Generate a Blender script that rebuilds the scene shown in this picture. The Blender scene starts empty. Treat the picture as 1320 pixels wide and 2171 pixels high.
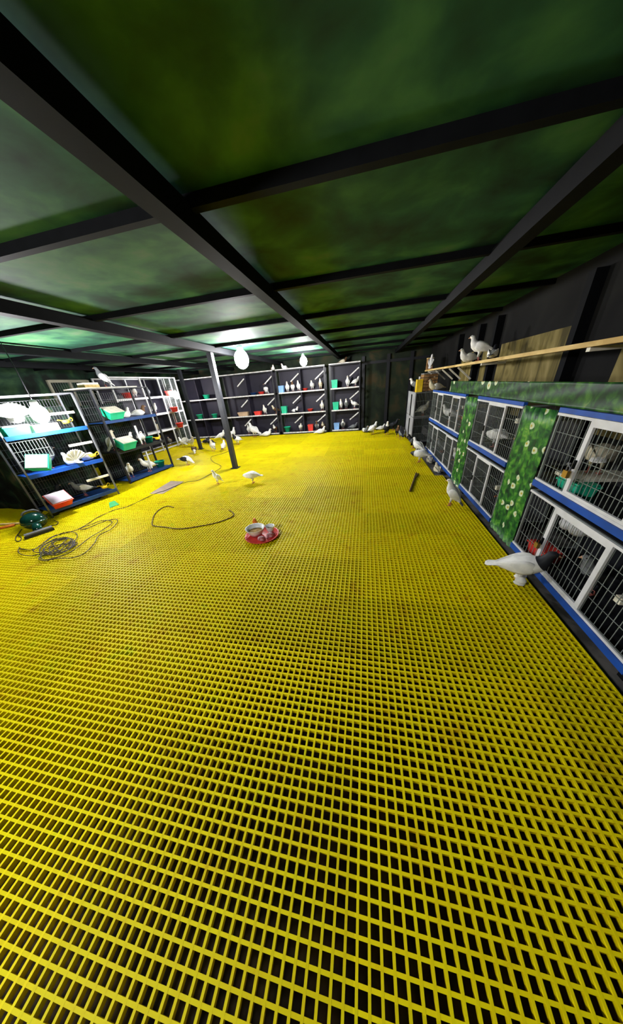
import bpy, math, random
from mathutils import Vector, Matrix
random.seed(7)
S = bpy.context.scene
COL = S.collection
R = math.radians

# ---------------------------------------------------------------- camera
F, PPX, PPY, CAM_H = 535.0, 660.0, 1106.0, 1.6
PITCH, ROLL, YAW = R(28.3), R(5.1), R(13.0)
fw = Vector((-math.sin(YAW)*math.cos(PITCH), math.cos(YAW)*math.cos(PITCH), -math.sin(PITCH)))
r0 = Vector((math.cos(YAW), math.sin(YAW), 0)); d0 = fw.cross(r0)
rt = math.cos(ROLL)*r0 + math.sin(ROLL)*d0
dn = fw.cross(rt)
EYE = Vector((0, 0, CAM_H))
cd = bpy.data.cameras.new('camera'); cam = bpy.data.objects.new('camera', cd); COL.objects.link(cam)
m = Matrix.Identity(4)
for i in range(3):
    m[i][0] = rt[i]; m[i][1] = -dn[i]; m[i][2] = -fw[i]; m[i][3] = EYE[i]
cam.matrix_world = m
cd.sensor_fit = 'AUTO'; cd.sensor_width = 36.0
cd.lens = F/2171*36.0
cd.shift_y = (PPY-1085.5)/2171
cd.clip_start = 0.02
S.camera = cam

def at(x, y, ax=2, v=0.0):
    d = fw*F + rt*(x-PPX) + dn*(y-PPY)
    t = (v-EYE[ax])/d[ax]
    return EYE + d*t

# ---------------------------------------------------------------- world and exposure
w = bpy.data.worlds.new('night'); S.world = w; w.use_nodes = True
w.node_tree.nodes['Background'].inputs[0].default_value = (0.5, 0.65, 1.0, 1)
w.node_tree.nodes['Background'].inputs[1].default_value = 0.02
S.view_settings.view_transform = 'Standard'; S.view_settings.look = 'None'
S.view_settings.gamma = 1.0; S.view_settings.use_curve_mapping = False
S.view_settings.exposure = 0.7
try:
    S.cycles.use_denoising = True
    S.cycles.max_bounces = 6
    S.cycles.sample_clamp_indirect = 4.0
except Exception:
    pass
LAMP = 1.0          # overall lamp power

# ---------------------------------------------------------------- materials
MATS = {}
def mat(name, col, rough=0.6, metal=0.0, col2=None, scale=6.0, spec=0.3, bump=0.0):
    if name in MATS: return MATS[name]
    m = bpy.data.materials.new(name); m.use_nodes = True
    nt = m.node_tree; b = nt.nodes['Principled BSDF']
    b.inputs['Base Color'].default_value = (*col, 1)
    b.inputs['Roughness'].default_value = rough
    b.inputs['Metallic'].default_value = metal
    b.inputs['Specular IOR Level'].default_value = spec
    if col2 is None: col2 = tuple(c*0.78 for c in col)
    tc = nt.nodes.new('ShaderNodeTexCoord')
    nz = nt.nodes.new('ShaderNodeTexNoise'); nz.inputs['Scale'].default_value = scale
    nz.inputs['Detail'].default_value = 5
    rp = nt.nodes.new('ShaderNodeValToRGB')
    rp.color_ramp.elements[0].position = 0.38; rp.color_ramp.elements[0].color = (*col2, 1)
    rp.color_ramp.elements[1].position = 0.6; rp.color_ramp.elements[1].color = (*col, 1)
    nt.links.new(tc.outputs['Object'], nz.inputs['Vector'])
    nt.links.new(nz.outputs['Fac'], rp.inputs['Fac'])
    nt.links.new(rp.outputs['Color'], b.inputs['Base Color'])
    if bump:
        bp = nt.nodes.new('ShaderNodeBump'); bp.inputs['Strength'].default_value = bump
        nt.links.new(nz.outputs['Fac'], bp.inputs['Height'])
        nt.links.new(bp.outputs['Normal'], b.inputs['Normal'])
    MATS[name] = m
    return m

def ramp_mat(name, stops, scale, rough=0.7, detail=6, distortion=0.6, stretch=(1, 1, 1)):
    m = bpy.data.materials.new(name); m.use_nodes = True
    nt = m.node_tree; b = nt.nodes['Principled BSDF']
    b.inputs['Roughness'].default_value = rough; b.inputs['Specular IOR Level'].default_value = 0.2
    tc = nt.nodes.new('ShaderNodeTexCoord'); mp = nt.nodes.new('ShaderNodeMapping')
    mp.inputs['Scale'].default_value = stretch
    nz = nt.nodes.new('ShaderNodeTexNoise'); nz.inputs['Scale'].default_value = scale
    nz.inputs['Detail'].default_value = detail; nz.inputs['Distortion'].default_value = distortion
    rp = nt.nodes.new('ShaderNodeValToRGB')
    el = rp.color_ramp.elements
    while len(el) < len(stops): el.new(0.5)
    for e, (p, c) in zip(el, stops): e.position = p; e.color = (*c, 1)
    nt.links.new(tc.outputs['Object'], mp.inputs['Vector']); nt.links.new(mp.outputs['Vector'], nz.inputs['Vector'])
    nt.links.new(nz.outputs['Fac'], rp.inputs['Fac']); nt.links.new(rp.outputs['Color'], b.inputs['Base Color'])
    MATS[name] = m
    return m, nt, b, rp, mp

def glow(name, col, strength):
    m = bpy.data.materials.new(name); m.use_nodes = True
    b = m.node_tree.nodes['Principled BSDF']
    b.inputs['Base Color'].default_value = (0.9, 0.9, 0.9, 1)
    b.inputs['Emission Color'].default_value = (*col, 1)
    b.inputs['Emission Strength'].default_value = strength
    return m

# yellow plastic grating: base yellow, orange and green stains, one random darker tint per panel
def grating_mat():
    m = bpy.data.materials.new('yellow_grating'); m.use_nodes = True
    nt = m.node_tree; b = nt.nodes['Principled BSDF']; L = nt.links.new
    b.inputs['Roughness'].default_value = 0.55; b.inputs['Specular IOR Level'].default_value = 0.12
    tc = nt.nodes.new('ShaderNodeTexCoord')
    nz = nt.nodes.new('ShaderNodeTexNoise'); nz.inputs['Scale'].default_value = 5; nz.inputs['Detail'].default_value = 8
    nz.inputs['Roughness'].default_value = 0.7
    rp = nt.nodes.new('ShaderNodeValToRGB'); el = rp.color_ramp.elements
    el.new(0.5); el.new(0.5)
    for e, (p, c) in zip(el, [(0.30, (0.62, 0.38, 0.004)), (0.42, (0.80, 0.64, 0.002)), (0.60, (0.83, 0.70, 0.002)), (0.70, (0.55, 0.60, 0.004))]):
        e.position = p; e.color = (*c, 1)
    L(tc.outputs['Object'], nz.inputs['Vector']); L(nz.outputs['Fac'], rp.inputs['Fac'])
    sn = nt.nodes.new('ShaderNodeVectorMath'); sn.operation = 'SNAP'; sn.inputs[1].default_value = (0.99, 0.53, 10)
    wn = nt.nodes.new('ShaderNodeTexWhiteNoise'); wn.noise_dimensions = '3D'
    L(tc.outputs['Object'], sn.inputs[0]); L(sn.outputs[0], wn.inputs['Vector'])
    mr = nt.nodes.new('ShaderNodeMapRange'); mr.inputs['From Min'].default_value = 0; mr.inputs['From Max'].default_value = 1
    mr.inputs['To Min'].default_value = 0.76; mr.inputs['To Max'].default_value = 1.0
    L(wn.outputs['Value'], mr.inputs['Value'])
    mx = nt.nodes.new('ShaderNodeMix'); mx.data_type = 'RGBA'; mx.blend_type = 'MULTIPLY'; mx.inputs[0].default_value = 1
    L(rp.outputs['Color'], mx.inputs[6]); L(mr.outputs['Result'], mx.inputs[7])
    L(mx.outputs[2], b.inputs['Base Color'])
    return m

def foliage_mat(name, scale, flower_scale, rare, lift):
    lf = lambda c: tuple(v*lift for v in c)
    m, nt, b, rp, mp = ramp_mat(name, [(0.30, lf((0.002, 0.012, 0.006))), (0.44, lf((0.006, 0.045, 0.010))), (0.54, lf((0.020, 0.10, 0.012))), (0.64, lf((0.06, 0.18, 0.02))), (0.72, lf((0.16, 0.24, 0.05)))], scale, 0.45, 9, 0.5)
    L = nt.links.new
    vo = nt.nodes.new('ShaderNodeTexVoronoi'); vo.inputs['Scale'].default_value = flower_scale
    vo.voronoi_dimensions = '2D'
    sx = nt.nodes.new('ShaderNodeSeparateXYZ'); cx = nt.nodes.new('ShaderNodeCombineXYZ')
    L(mp.outputs['Vector'], sx.inputs[0]); L(sx.outputs[1], cx.inputs[0]); L(sx.outputs[2], cx.inputs[1])
    L(cx.outputs[0], vo.inputs['Vector'])
    lt = nt.nodes.new('ShaderNodeMath'); lt.operation = 'LESS_THAN'; lt.inputs[1].default_value = 0.22
    L(vo.outputs['Distance'], lt.inputs[0])
    sp = nt.nodes.new('ShaderNodeSeparateColor'); L(vo.outputs['Color'], sp.inputs[0])
    gt = nt.nodes.new('ShaderNodeMath'); gt.operation = 'GREATER_THAN'; gt.inputs[1].default_value = rare; L(sp.outputs[0], gt.inputs[0])
    mu = nt.nodes.new('ShaderNodeMath'); mu.operation = 'MULTIPLY'; L(lt.outputs[0], mu.inputs[0]); L(gt.outputs[0], mu.inputs[1])
    mx = nt.nodes.new('ShaderNodeMix'); mx.data_type = 'RGBA'
    L(mu.outputs[0], mx.inputs[0]); L(rp.outputs['Color'], mx.inputs[6]); mx.inputs[7].default_value = (0.55, 0.62, 0.42, 1)
    c2 = nt.nodes.new('ShaderNodeMath'); c2.operation = 'LESS_THAN'; c2.inputs[1].default_value = 0.08; L(vo.outputs['Distance'], c2.inputs[0])
    m2 = nt.nodes.new('ShaderNodeMath'); m2.operation = 'MULTIPLY'; L(c2.outputs[0], m2.inputs[0]); L(gt.outputs[0], m2.inputs[1])
    my = nt.nodes.new('ShaderNodeMix'); my.data_type = 'RGBA'
    L(m2.outputs[0], my.inputs[0]); L(mx.outputs[2], my.inputs[6]); my.inputs[7].default_value = (0.45, 0.35, 0.05, 1)
    L(my.outputs[2], b.inputs['Base Color'])
    return m

M_GRATE = grating_mat()
M_FOL = foliage_mat('printed_leaf_cloth', 15.0, 7.5, 0.45, 1.6)
M_FOLB = foliage_mat('printed_leaf_band', 13.0, 5.0, 0.72, 0.8)
M_PIT = ramp_mat('dark_droppings', [(0.35, (0.010, 0.006, 0.003)), (0.65, (0.045, 0.028, 0.010))], 9)[0]
M_CEIL = ramp_mat('green_roof_sheet', [(0.36, (0.007, 0.030, 0.022)), (0.5, (0.018, 0.085, 0.050)), (0.62, (0.05, 0.16, 0.07)), (0.74, (0.11, 0.18, 0.11))], 2.2, 0.75, 7, 0.25)[0]
M_WALLB = ramp_mat('dark_green_sheet', [(0.35, (0.005, 0.008, 0.005)), (0.55, (0.013, 0.020, 0.010)), (0.7, (0.038, 0.028, 0.012))], 2.2, 0.85)[0]
M_WALLL = ramp_mat('camouflage_cloth', [(0.40, (0.003, 0.006, 0.004)), (0.52, (0.008, 0.026, 0.014)), (0.62, (0.025, 0.06, 0.024)), (0.74, (0.10, 0.09, 0.05))], 2.0, 0.85)[0]
M_WALLR = ramp_mat('dark_board', [(0.35, (0.002, 0.002, 0.002)), (0.65, (0.007, 0.007, 0.006))], 2.2, 0.9)[0]
M_TARP = ramp_mat('dark_tarp', [(0.38, (0.002, 0.003, 0.003)), (0.50, (0.006, 0.010, 0.009)), (0.60, (0.012, 0.034, 0.018)), (0.72, (0.08, 0.06, 0.04))], 4.0, 0.8, 7, 0.6)[0]
M_OLIVE = ramp_mat('weathered_plywood', [(0.34, (0.05, 0.04, 0.010)), (0.5, (0.14, 0.11, 0.03)), (0.68, (0.24, 0.19, 0.07))], 2.6, 0.8, 6, 0.8, (1, 2.5, 0.7))[0]
M_WOOD = ramp_mat('pale_wood', [(0.34, (0.45, 0.30, 0.10)), (0.6, (0.68, 0.50, 0.21))], 9, 0.7, 5, 0.5, (1, 0.3, 1))[0]
M_BROWN = ramp_mat('brown_slats', [(0.34, (0.10, 0.05, 0.02)), (0.6, (0.30, 0.17, 0.07))], 9, 0.7)[0]
M_STEEL = mat('dark_steel', (0.005, 0.0055, 0.0065), 0.7, 0.0, scale=9, spec=0.06)
M_POLE = mat('painted_pole', (0.03, 0.032, 0.042), 0.4, 0.2, scale=9)
M_BLACK = mat('black_frame', (0.012, 0.013, 0.017), 0.45)
M_PANEL = mat('dark_panel', (0.016, 0.014, 0.026), 0.6, scale=3)
M_WHITE = mat('white_enamel', (0.66, 0.66, 0.69), 0.45, col2=(0.56, 0.56, 0.58))
M_WIRE = mat('galvanised_wire', (0.24, 0.27, 0.26), 0.45, 0.1)
M_WIRED = mat('dull_wire', (0.07, 0.075, 0.08), 0.5, 0.1)
M_LEDGE = mat('white_ledge', (0.62, 0.62, 0.62), 0.5, col2=(0.40, 0.38, 0.36), scale=14)
M_BLUE = mat('blue_tray', (0.010, 0.075, 0.40), 0.4, col2=(0.008, 0.055, 0.28))
M_NAVY = mat('navy_tray', (0.010, 0.045, 0.17), 0.4)
M_GREEN = mat('green_plastic', (0.02, 0.48, 0.27), 0.4)
M_RED = mat('red_plastic', (0.72, 0.05, 0.04), 0.35)
M_SKY = mat('pale_blue_plastic', (0.22, 0.42, 0.78), 0.4)
M_PINK = mat('pale_lid', (0.42, 0.33, 0.40), 0.5, col2=(0.36, 0.28, 0.34))
M_LID = mat('white_lid', (0.50, 0.50, 0.53), 0.5)
M_CARD = mat('cardboard', (0.46, 0.32, 0.20), 0.85)
M_YEL = mat('yellow_plastic', (0.80, 0.55, 0.02), 0.4)
M_GREY = mat('grey_panel', (0.34, 0.34, 0.36), 0.6, col2=(0.24, 0.24, 0.26), scale=4)
M_PERCH = mat('pale_perch', (0.70, 0.66, 0.54), 0.7, scale=12)
M_CORD = mat('dark_cord', (0.035, 0.025, 0.015), 0.6)
M_ROPE = mat('brown_rope', (0.10, 0.055, 0.012), 0.7)
M_TEAL = mat('glossy_green', (0.004, 0.040, 0.028), 0.12, spec=0.6, col2=(0.003, 0.022, 0.018))
M_SILVER = mat('grey_metal', (0.15, 0.155, 0.17), 0.4, 0.3)
M_BRASS = mat('brass', (0.55, 0.33, 0.08), 0.35, 0.8)
M_BOWL = mat('white_melamine', (0.86, 0.86, 0.85), 0.3)
M_SEED = mat('grain', (0.38, 0.22, 0.05), 0.8, col2=(0.18, 0.10, 0.03), scale=60)
M_ORANGE = mat('orange_rubber', (0.75, 0.19, 0.02), 0.5)
M_LEAF = mat('leaf_green', (0.05, 0.30, 0.10), 0.5)
M_BW = mat('white_feather', (0.80, 0.79, 0.76), 0.8, col2=(0.66, 0.65, 0.63), scale=18, bump=0.25)
M_BC = mat('cream_feather', (0.60, 0.54, 0.40), 0.8, scale=18, bump=0.25)
M_BK = mat('black_feather', (0.012, 0.013, 0.018), 0.6, scale=18, bump=0.25)
M_BG = mat('grey_feather', (0.17, 0.18, 0.19), 0.7, scale=18, bump=0.25)
M_BT = mat('brown_feather', (0.12, 0.06, 0.025), 0.7, scale=18, bump=0.25)
M_BEAK = mat('horn_beak', (0.62, 0.36, 0.22), 0.5)
M_LEG = mat('pink_leg', (0.55, 0.16, 0.12), 0.6)
M_EYE = mat('dark_eye', (0.02, 0.008, 0.004), 0.2)
FE = {'w': M_BW, 'c': M_BC, 'k': M_BK, 'g': M_BG, 'b': M_BT}

# ---------------------------------------------------------------- mesh helper
class MB:
    def __init__(s): s.v = []; s.f = []; s.m = []; s.sm = []
    def face(s, idx, mi=0, sm=False): s.f.append(idx); s.m.append(mi); s.sm.append(sm)
    def box(s, c, sz, mi=0, rot=None):
        n = len(s.v); c = Vector(c)
        for dx in (-.5, .5):
            for dy in (-.5, .5):
                for dz in (-.5, .5):
                    p = Vector((dx*sz[0], dy*sz[1], dz*sz[2]))
                    if rot is not None: p = rot @ p
                    s.v.append(c+p)
        for q in ((0, 1, 3, 2), (4, 6, 7, 5), (0, 4, 5, 1), (2, 3, 7, 6), (0, 2, 6, 4), (1, 5, 7, 3)):
            s.face([n+i for i in q], mi)
        return s
    def span(s, a, b, mi=0):           # axis-aligned box from corner a to corner b
        a = Vector(a); b = Vector(b)
        return s.box((a+b)/2, [abs(x) for x in (b-a)], mi)
    def bar(s, a, b, w, h, mi=0):      # rectangular bar between two points
        a = Vector(a); b = Vector(b); d = (b-a); L = d.length; d.normalize()
        up = Vector((0, 0, 1)) if abs(d.z) < .95 else Vector((0, 1, 0))
        y = up.cross(d).normalized(); z = d.cross(y)
        rot = Matrix((d, y, z)).transposed()
        return s.box((a+b)/2, (L, w, h), mi, rot)
    def ring(s, c, u, v, ru, rv, n):
        i0 = len(s.v)
        for k in range(n):
            t = 2*math.pi*k/n
            s.v.append(Vector(c)+Vector(u)*(ru*math.cos(t))+Vector(v)*(rv*math.sin(t)))
        return i0
    def loft(s, secs, n=12, mi=0, cap=True, sm=True):
        """secs: (centre, u, v, ru, rv, [mi])"""
        prev = None
        for k, sc in enumerate(secs):
            i0 = s.ring(sc[0], sc[1], sc[2], sc[3], sc[4], n)
            mm = sc[5] if len(sc) > 5 else mi
            if prev is not None:
                for j in range(n):
                    s.face([prev+j, prev+(j+1) % n, i0+(j+1) % n, i0+j], mm, sm)
            elif cap: s.face([i0+j for j in range(n)][::-1], mm, sm)
            prev = i0
        if cap: s.face([prev+j for j in range(n)], mm, sm)
        return s
    def tube(s, pts, r, n=6, mi=0, r1=None):
        pts = [Vector(p) for p in pts]; secs = []
        N = len(pts)
        for i, p in enumerate(pts):
            d = (pts[min(i+1, N-1)]-pts[max(i-1, 0)]).normalized()
            up = Vector((0, 0, 1)) if abs(d.z) < .9 else Vector((1, 0, 0))
            u = up.cross(d).normalized(); v = d.cross(u)
            rr = r if r1 is None else r+(r1-r)*i/(N-1)
            secs.append((p, u, v, rr, rr))
        return s.loft(secs, n, mi)
    def lathe(s, prof, c=(0, 0, 0), n=20, mi=0, cap=False, mis=None):
        c = Vector(c); prev = None
        for k, (r, z) in enumerate(prof):
            i0 = s.ring(c+Vector((0, 0, z)), (1, 0, 0), (0, 1, 0), r, r, n)
            if prev is not None:
                mm = mi if mis is None else mis[k]
                for j in range(n): s.face([prev+j, prev+(j+1) % n, i0+(j+1) % n, i0+j], mm, True)
            prev = i0
        return s
    def ball(s, c, r, n=10, mi=0, sq=(1, 1, 1)):
        c = Vector(c); secs = []
        for k in range(n+1):
            t = math.pi*k/n; rr = max(math.sin(t), 0.02)*r
            secs.append((c+Vector((0, 0, -math.cos(t)*r*sq[2])), (1, 0, 0), (0, 1, 0), rr*sq[0], rr*sq[1]))
        return s.loft(secs, max(8, n), mi)
    def grid(s, o, u, v, W, H, nu, nv, r, mi=0):   # welded wire panel
        o = Vector(o); u = Vector(u); v = Vector(v)
        for i in range(nu+1):
            a = o+u*(W*i/nu); s.bar(a, a+v*H, r*2, r*2, mi)
        for j in range(nv+1):
            a = o+v*(H*j/nv); s.bar(a, a+u*W, r*2, r*2, mi)
        return s
    def build(s, name, mats, parent=None, loc=None, rz=0.0):
        me = bpy.data.meshes.new(name)
        me.from_pydata([tuple(p) for p in s.v], [], s.f)
        if not isinstance(mats, (list, tuple)): mats = [mats]
        for q in mats: me.materials.append(q)
        me.polygons.foreach_set('material_index', s.m)
        me.polygons.foreach_set('use_smooth', s.sm)
        me.update()
        o = bpy.data.objects.new(name, me); COL.objects.link(o)
        if parent is not None: o.parent = parent
        if loc is not None: o.location = loc
        o.rotation_euler = (0, 0, rz)
        return o

def tag(o, label, cat, group=None):
    o['label'] = label; o['category'] = cat
    if group: o['group'] = group
    return o
def thing(name, loc, rz, label, cat, group=None):
    o = bpy.data.objects.new(name, None); COL.objects.link(o)
    o.empty_display_size = 0.1
    o.location = loc; o.rotation_euler = (0, 0, rz)
    return tag(o, label, cat, group)
def structure(o): o['kind'] = 'structure'; return o
def spline(pts, n=8):
    pts = [Vector(p) for p in pts]; out = []
    P = [pts[0]]+pts+[pts[-1]]
    for i in range(1, len(P)-2):
        for k in range(n):
            t = k/n; a, b, c, d = P[i-1], P[i], P[i+1], P[i+2]
            out.append(0.5*((2*b)+(c-a)*t+(2*a-5*b+4*c-d)*t*t+(3*b-a-3*c+d)*t**3))
    out.append(pts[-1]); return out

# ================================================================ SETTING
XL, XR, YB, YF = -7.6, 2.10, 10.40, -1.8
ZC = 2.45
structure(MB().span((XL, YF, -0.34), (XR, YB, -0.30)).build('trim_1', M_PIT))
# moulded grating: tapered bars at 38 mm pitch
g = MB(); P = 0.0382; TOP, BOT, DEP = 0.0046, 0.0032, 0.030
def gbar_y(x, y0, y1):
    n = len(g.v)
    for y in (y0, y1):
        g.v += [Vector((x-BOT, y, -DEP)), Vector((x+BOT, y, -DEP)), Vector((x+TOP, y, 0)), Vector((x-TOP, y, 0))]
    for q in ((0, 1, 2, 3), (7, 6, 5, 4), (0, 4, 5, 1), (1, 5, 6, 2), (2, 6, 7, 3), (3, 7, 4, 0)): g.face([n+i for i in q])
def gbar_x(y, x0, x1):
    n = len(g.v)
    for x in (x0, x1):
        g.v += [Vector((x, y-BOT, -DEP)), Vector((x, y+BOT, -DEP)), Vector((x, y+TOP, -.0004)), Vector((x, y-TOP, -.0004))]
    for q in ((3, 2, 1, 0), (4, 5, 6, 7), (1, 5, 4, 0), (2, 6, 5, 1), (3, 7, 6, 2), (0, 4, 7, 3)): g.face([n+i for i in q])
GX0, GX1, GXN, GYN, GY1 = XL+.05, 1.385, 1.26, 4.72, 9.88
k = 0
x = GX1
while x > GX0:
    gbar_y(x, YF+.05, GY1 if x <= GXN+.001 else GYN); x -= P
y = YF+.05
while y < GY1:
    gbar_x(y, GX0, GX1 if y < GYN else GXN); y += P
structure(g.build('floor', M_GRATE))
# dark concrete strip between the grating and the right-hand cages
structure(MB().span((1.40, YF, -0.30), (XR, GYN, -0.03)).span((1.285, GYN, -0.30), (XR, YB, -0.03)).build('trim_2', mat('dark_concrete', (0.13, 0.12, 0.115), 0.8, col2=(0.05, 0.048, 0.045), scale=7)))
structure(MB().span((XL-.08, YF, -.34), (XL, YB, ZC)).build('wall_left', M_WALLL))
structure(MB().span((XR, YF, -.34), (XR+.08, YB, ZC)).build('wall_right', M_WALLR))
structure(MB().span((XL, YB, -.34), (XR, YB+.08, ZC)).build('wall_back', M_WALLB))
structure(MB().span((XL, YF-.08, -.34), (XR, YF, ZC)).build('wall_front', M_WALLR))
structure(MB().span((XL-.08, YF-.08, ZC), (XR+.08, YB+.08, ZC+.05)).build('ceiling', M_CEIL))
# roof framing: rafters along the room and purlins across it
for i, x in enumerate((-6.4, -4.9, -2.97, -0.9, 1.0)):
    structure(MB().span((x-.05, YF, ZC-.13), (x+.05, YB, ZC-.03)).build('trim_%d' % (10+i), M_STEEL))
for i, y in enumerate((-0.9, 0.4, 1.7, 3.0, 4.3, 5.6, 6.9, 8.2, 9.5)):
    structure(MB().span((XL, y-.025, ZC-.05), (XR, y+.025, ZC)).build('trim_%d' % (20+i), M_STEEL))
# posts of the back wall right of the rack, and its top rail
for i, x in enumerate((-0.08, 0.75, 1.5)):
    structure(MB().span((x-.05, YB-.07, -.1), (x+.05, YB, ZC-.13)).build('trim_%d' % (40+i), M_BLACK))
structure(MB().span((-0.1, YB-.06, 2.08), (XR, YB, 2.16)).build('trim_44', M_BLACK))
# right wall: plywood sheets between dark posts
for i, (a, b) in enumerate(((3.62, 5.25), (5.62, 5.95), (6.35, 7.1), (1.4, 2.95), (-1.0, 1.15))):
    structure(MB().span((XR-.025, a, 1.0), (XR, b, 1.93 if i != 4 else 1.7)).build('trim_%d' % (50+i), M_OLIVE))
for i, y in enumerate((1.28, 3.52, 5.45, 6.15, 7.3)):
    structure(MB().span((XR-.10, y-.045, -.03), (XR, y+.045, ZC-.13)).build('trim_%d' % (60+i), M_STEEL))

# ================================================================ LAMPS
def lamp(pos, r, watts, label):
    t = thing('hanging_lamp', pos, 0, label, 'lamp', 'bare white lamps hanging from the roof')
    area = 4*math.pi*r*r*1.15
    b = MB(); b.ball((0, 0, 0), r, 10, 0, (1, 1, 1.18))
    b.build('bulb', glow('lit_bulb', (1.0, 0.985, 1.0), LAMP*watts/(math.pi*area)), t)
    MB().lathe([(r*.45, r*1.05), (r*.42, r*1.5), (r*.25, r*1.75), (0.008, r*1.8)], n=12).build('socket', M_WHITE, t)
    zc = ZC-.02-pos[2]
    MB().tube([(0, 0, r*1.75), (0.01, 0, (r*1.75+zc)/2), (0, 0, zc)], 0.006).build('cord', M_BLACK, t)
    return t
pA = at(512, 762, 1, 6.0); pB = at(643, 766, 1, 8.0); pC = at(84, 878, 1, 3.25); pD = at(373, 838, 0, -6.35)
lamp(pA, 0.15, 260, 'largest bright lamp hanging beside the tall steel pole')
lamp(pB, 0.10, 150, 'bright lamp hanging before the middle of the black rack')
lamp(pC, 0.11, 210, 'bright lamp hanging over the top tray of the silver rack')
lamp(pD, 0.10, 80, 'bright lamp in front of the white lattice cabinet')
lamp(Vector((-1.9, -0.9, 2.12)), 0.10, 160, 'added fill lamp hanging out of view near the front wall')  # unseen extra lamp, added to brighten the near floor

# ================================================================ POLES
def pole(px, py, label, w):
    p = at(px, py)
    t = thing('steel_pole', p, 0, label, 'pole', 'steel roof poles')
    b = MB(); b.span((-w/2, -w/2, 0.012), (w/2, w/2, ZC-.13-.002)); b.build('post', M_POLE, t)
    MB().span((-w*.9, -w*.9, 0.0), (w*.9, w*.9, .012)).build('base_plate', M_BLACK, t)
    return t
pole(499, 992, 'nearer dark steel pole beside the largest lamp', .10)
pole(426, 952, 'farther dark steel pole by the white lattice cabinet', .09)

# ================================================================ PIGEONS
# each pose: list of (x, z, half width, half height, zone); zone t=tail b=body n=neck h=head k=beak
POSES = {
 'stand': [(-.215, .088, .022, .004, 't'), (-.20, .094, .040, .006, 't'), (-.14, .115, .036, .010, 't'), (-.10, .132, .040, .026, 'b'), (-.055, .150, .058, .050, 'b'), (-.005, .163, .068, .064, 'b'),
           (.045, .178, .068, .066, 'b'), (.082, .200, .056, .052, 'b'), (.100, .232, .038, .038, 'n'), (.108, .262, .027, .028, 'n'), (.118, .285, .027, .027, 'h'), (.134, .291, .024, .023, 'h'), (.149, .288, .013, .012, 'h'), (.155, .286, .006, .006, 'k'), (.172, .280, .002, .002, 'k')],
 'upright': [(-.150, .018, .022, .004, 't'), (-.14, .030, .036, .006, 't'), (-.105, .066, .034, .012, 't'), (-.08, .098, .042, .028, 'b'), (-.05, .135, .058, .046, 'b'), (-.015, .170, .066, .058, 'b'),
             (.015, .205, .062, .058, 'b'), (.030, .240, .047, .046, 'b'), (.036, .272, .034, .034, 'n'), (.040, .300, .026, .027, 'n'), (.049, .324, .027, .027, 'h'), (.066, .331, .024, .023, 'h'), (.081, .328, .013, .012, 'h'), (.087, .326, .006, .006, 'k'), (.105, .320, .002, .002, 'k')],
 'peck': [(-.205, .150, .022, .004, 't'), (-.19, .152, .040, .006, 't'), (-.13, .152, .036, .010, 't'), (-.09, .154, .042, .028, 'b'), (-.045, .156, .060, .050, 'b'), (.005, .152, .067, .061, 'b'),
          (.050, .140, .064, .058, 'b'), (.085, .120, .048, .044, 'b'), (.108, .094, .034, .034, 'n'), (.122, .070, .026, .027, 'n'), (.135, .052, .026, .025, 'h'), (.148, .042, .021, .020, 'h'), (.156, .032, .012, .011, 'h'), (.160, .026, .006, .006, 'k'), (.166, .010, .002, .002, 'k')],
 'sit': [(-.215, .045, .022, .004, 't'), (-.20, .048, .040, .006, 't'), (-.14, .056, .036, .010, 't'), (-.10, .062, .042, .028, 'b'), (-.055, .066, .062, .048, 'b'), (-.005, .070, .074, .058, 'b'),
         (.045, .078, .072, .058, 'b'), (.080, .098, .056, .048, 'b'), (.098, .128, .038, .038, 'n'), (.106, .156, .027, .028, 'n'), (.116, .178, .027, .027, 'h'), (.132, .184, .024, .023, 'h'), (.147, .181, .013, .012, 'h'), (.153, .179, .006, .006, 'k'), (.170, .173, .002, .002, 'k')],
 'tuck': [(-.200, .135, .022, .004, 't'), (-.185, .138, .042, .006, 't'), (-.13, .145, .040, .014, 't'), (-.09, .150, .050, .036, 'b'), (-.045, .155, .070, .058, 'b'), (.005, .158, .078, .066, 'b'),
          (.055, .155, .076, .064, 'b'), (.100, .150, .064, .054, 'b'), (.132, .150, .046, .042, 'n'), (.152, .154, .034, .033, 'h'), (.168, .152, .026, .024, 'h'), (.180, .146, .013, .012, 'h'), (.185, .142, .006, .006, 'k'), (.198, .134, .002, .002, 'k')],
}
WING = {'stand': ((.07, .196), (-.17, .108)), 'upright': ((.02, .232), (-.115, .060)), 'peck': ((.055, .158), (-.165, .156)), 'sit': ((.07, .096), (-.17, .060)), 'tuck': ((.085, .172), (-.16, .148))}
EYEP = {'stand': (.132, .297), 'upright': (.064, .337), 'peck': (.148, .052), 'sit': (.130, .190), 'tuck': (.168, .160)}
BIRDS = {}
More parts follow.
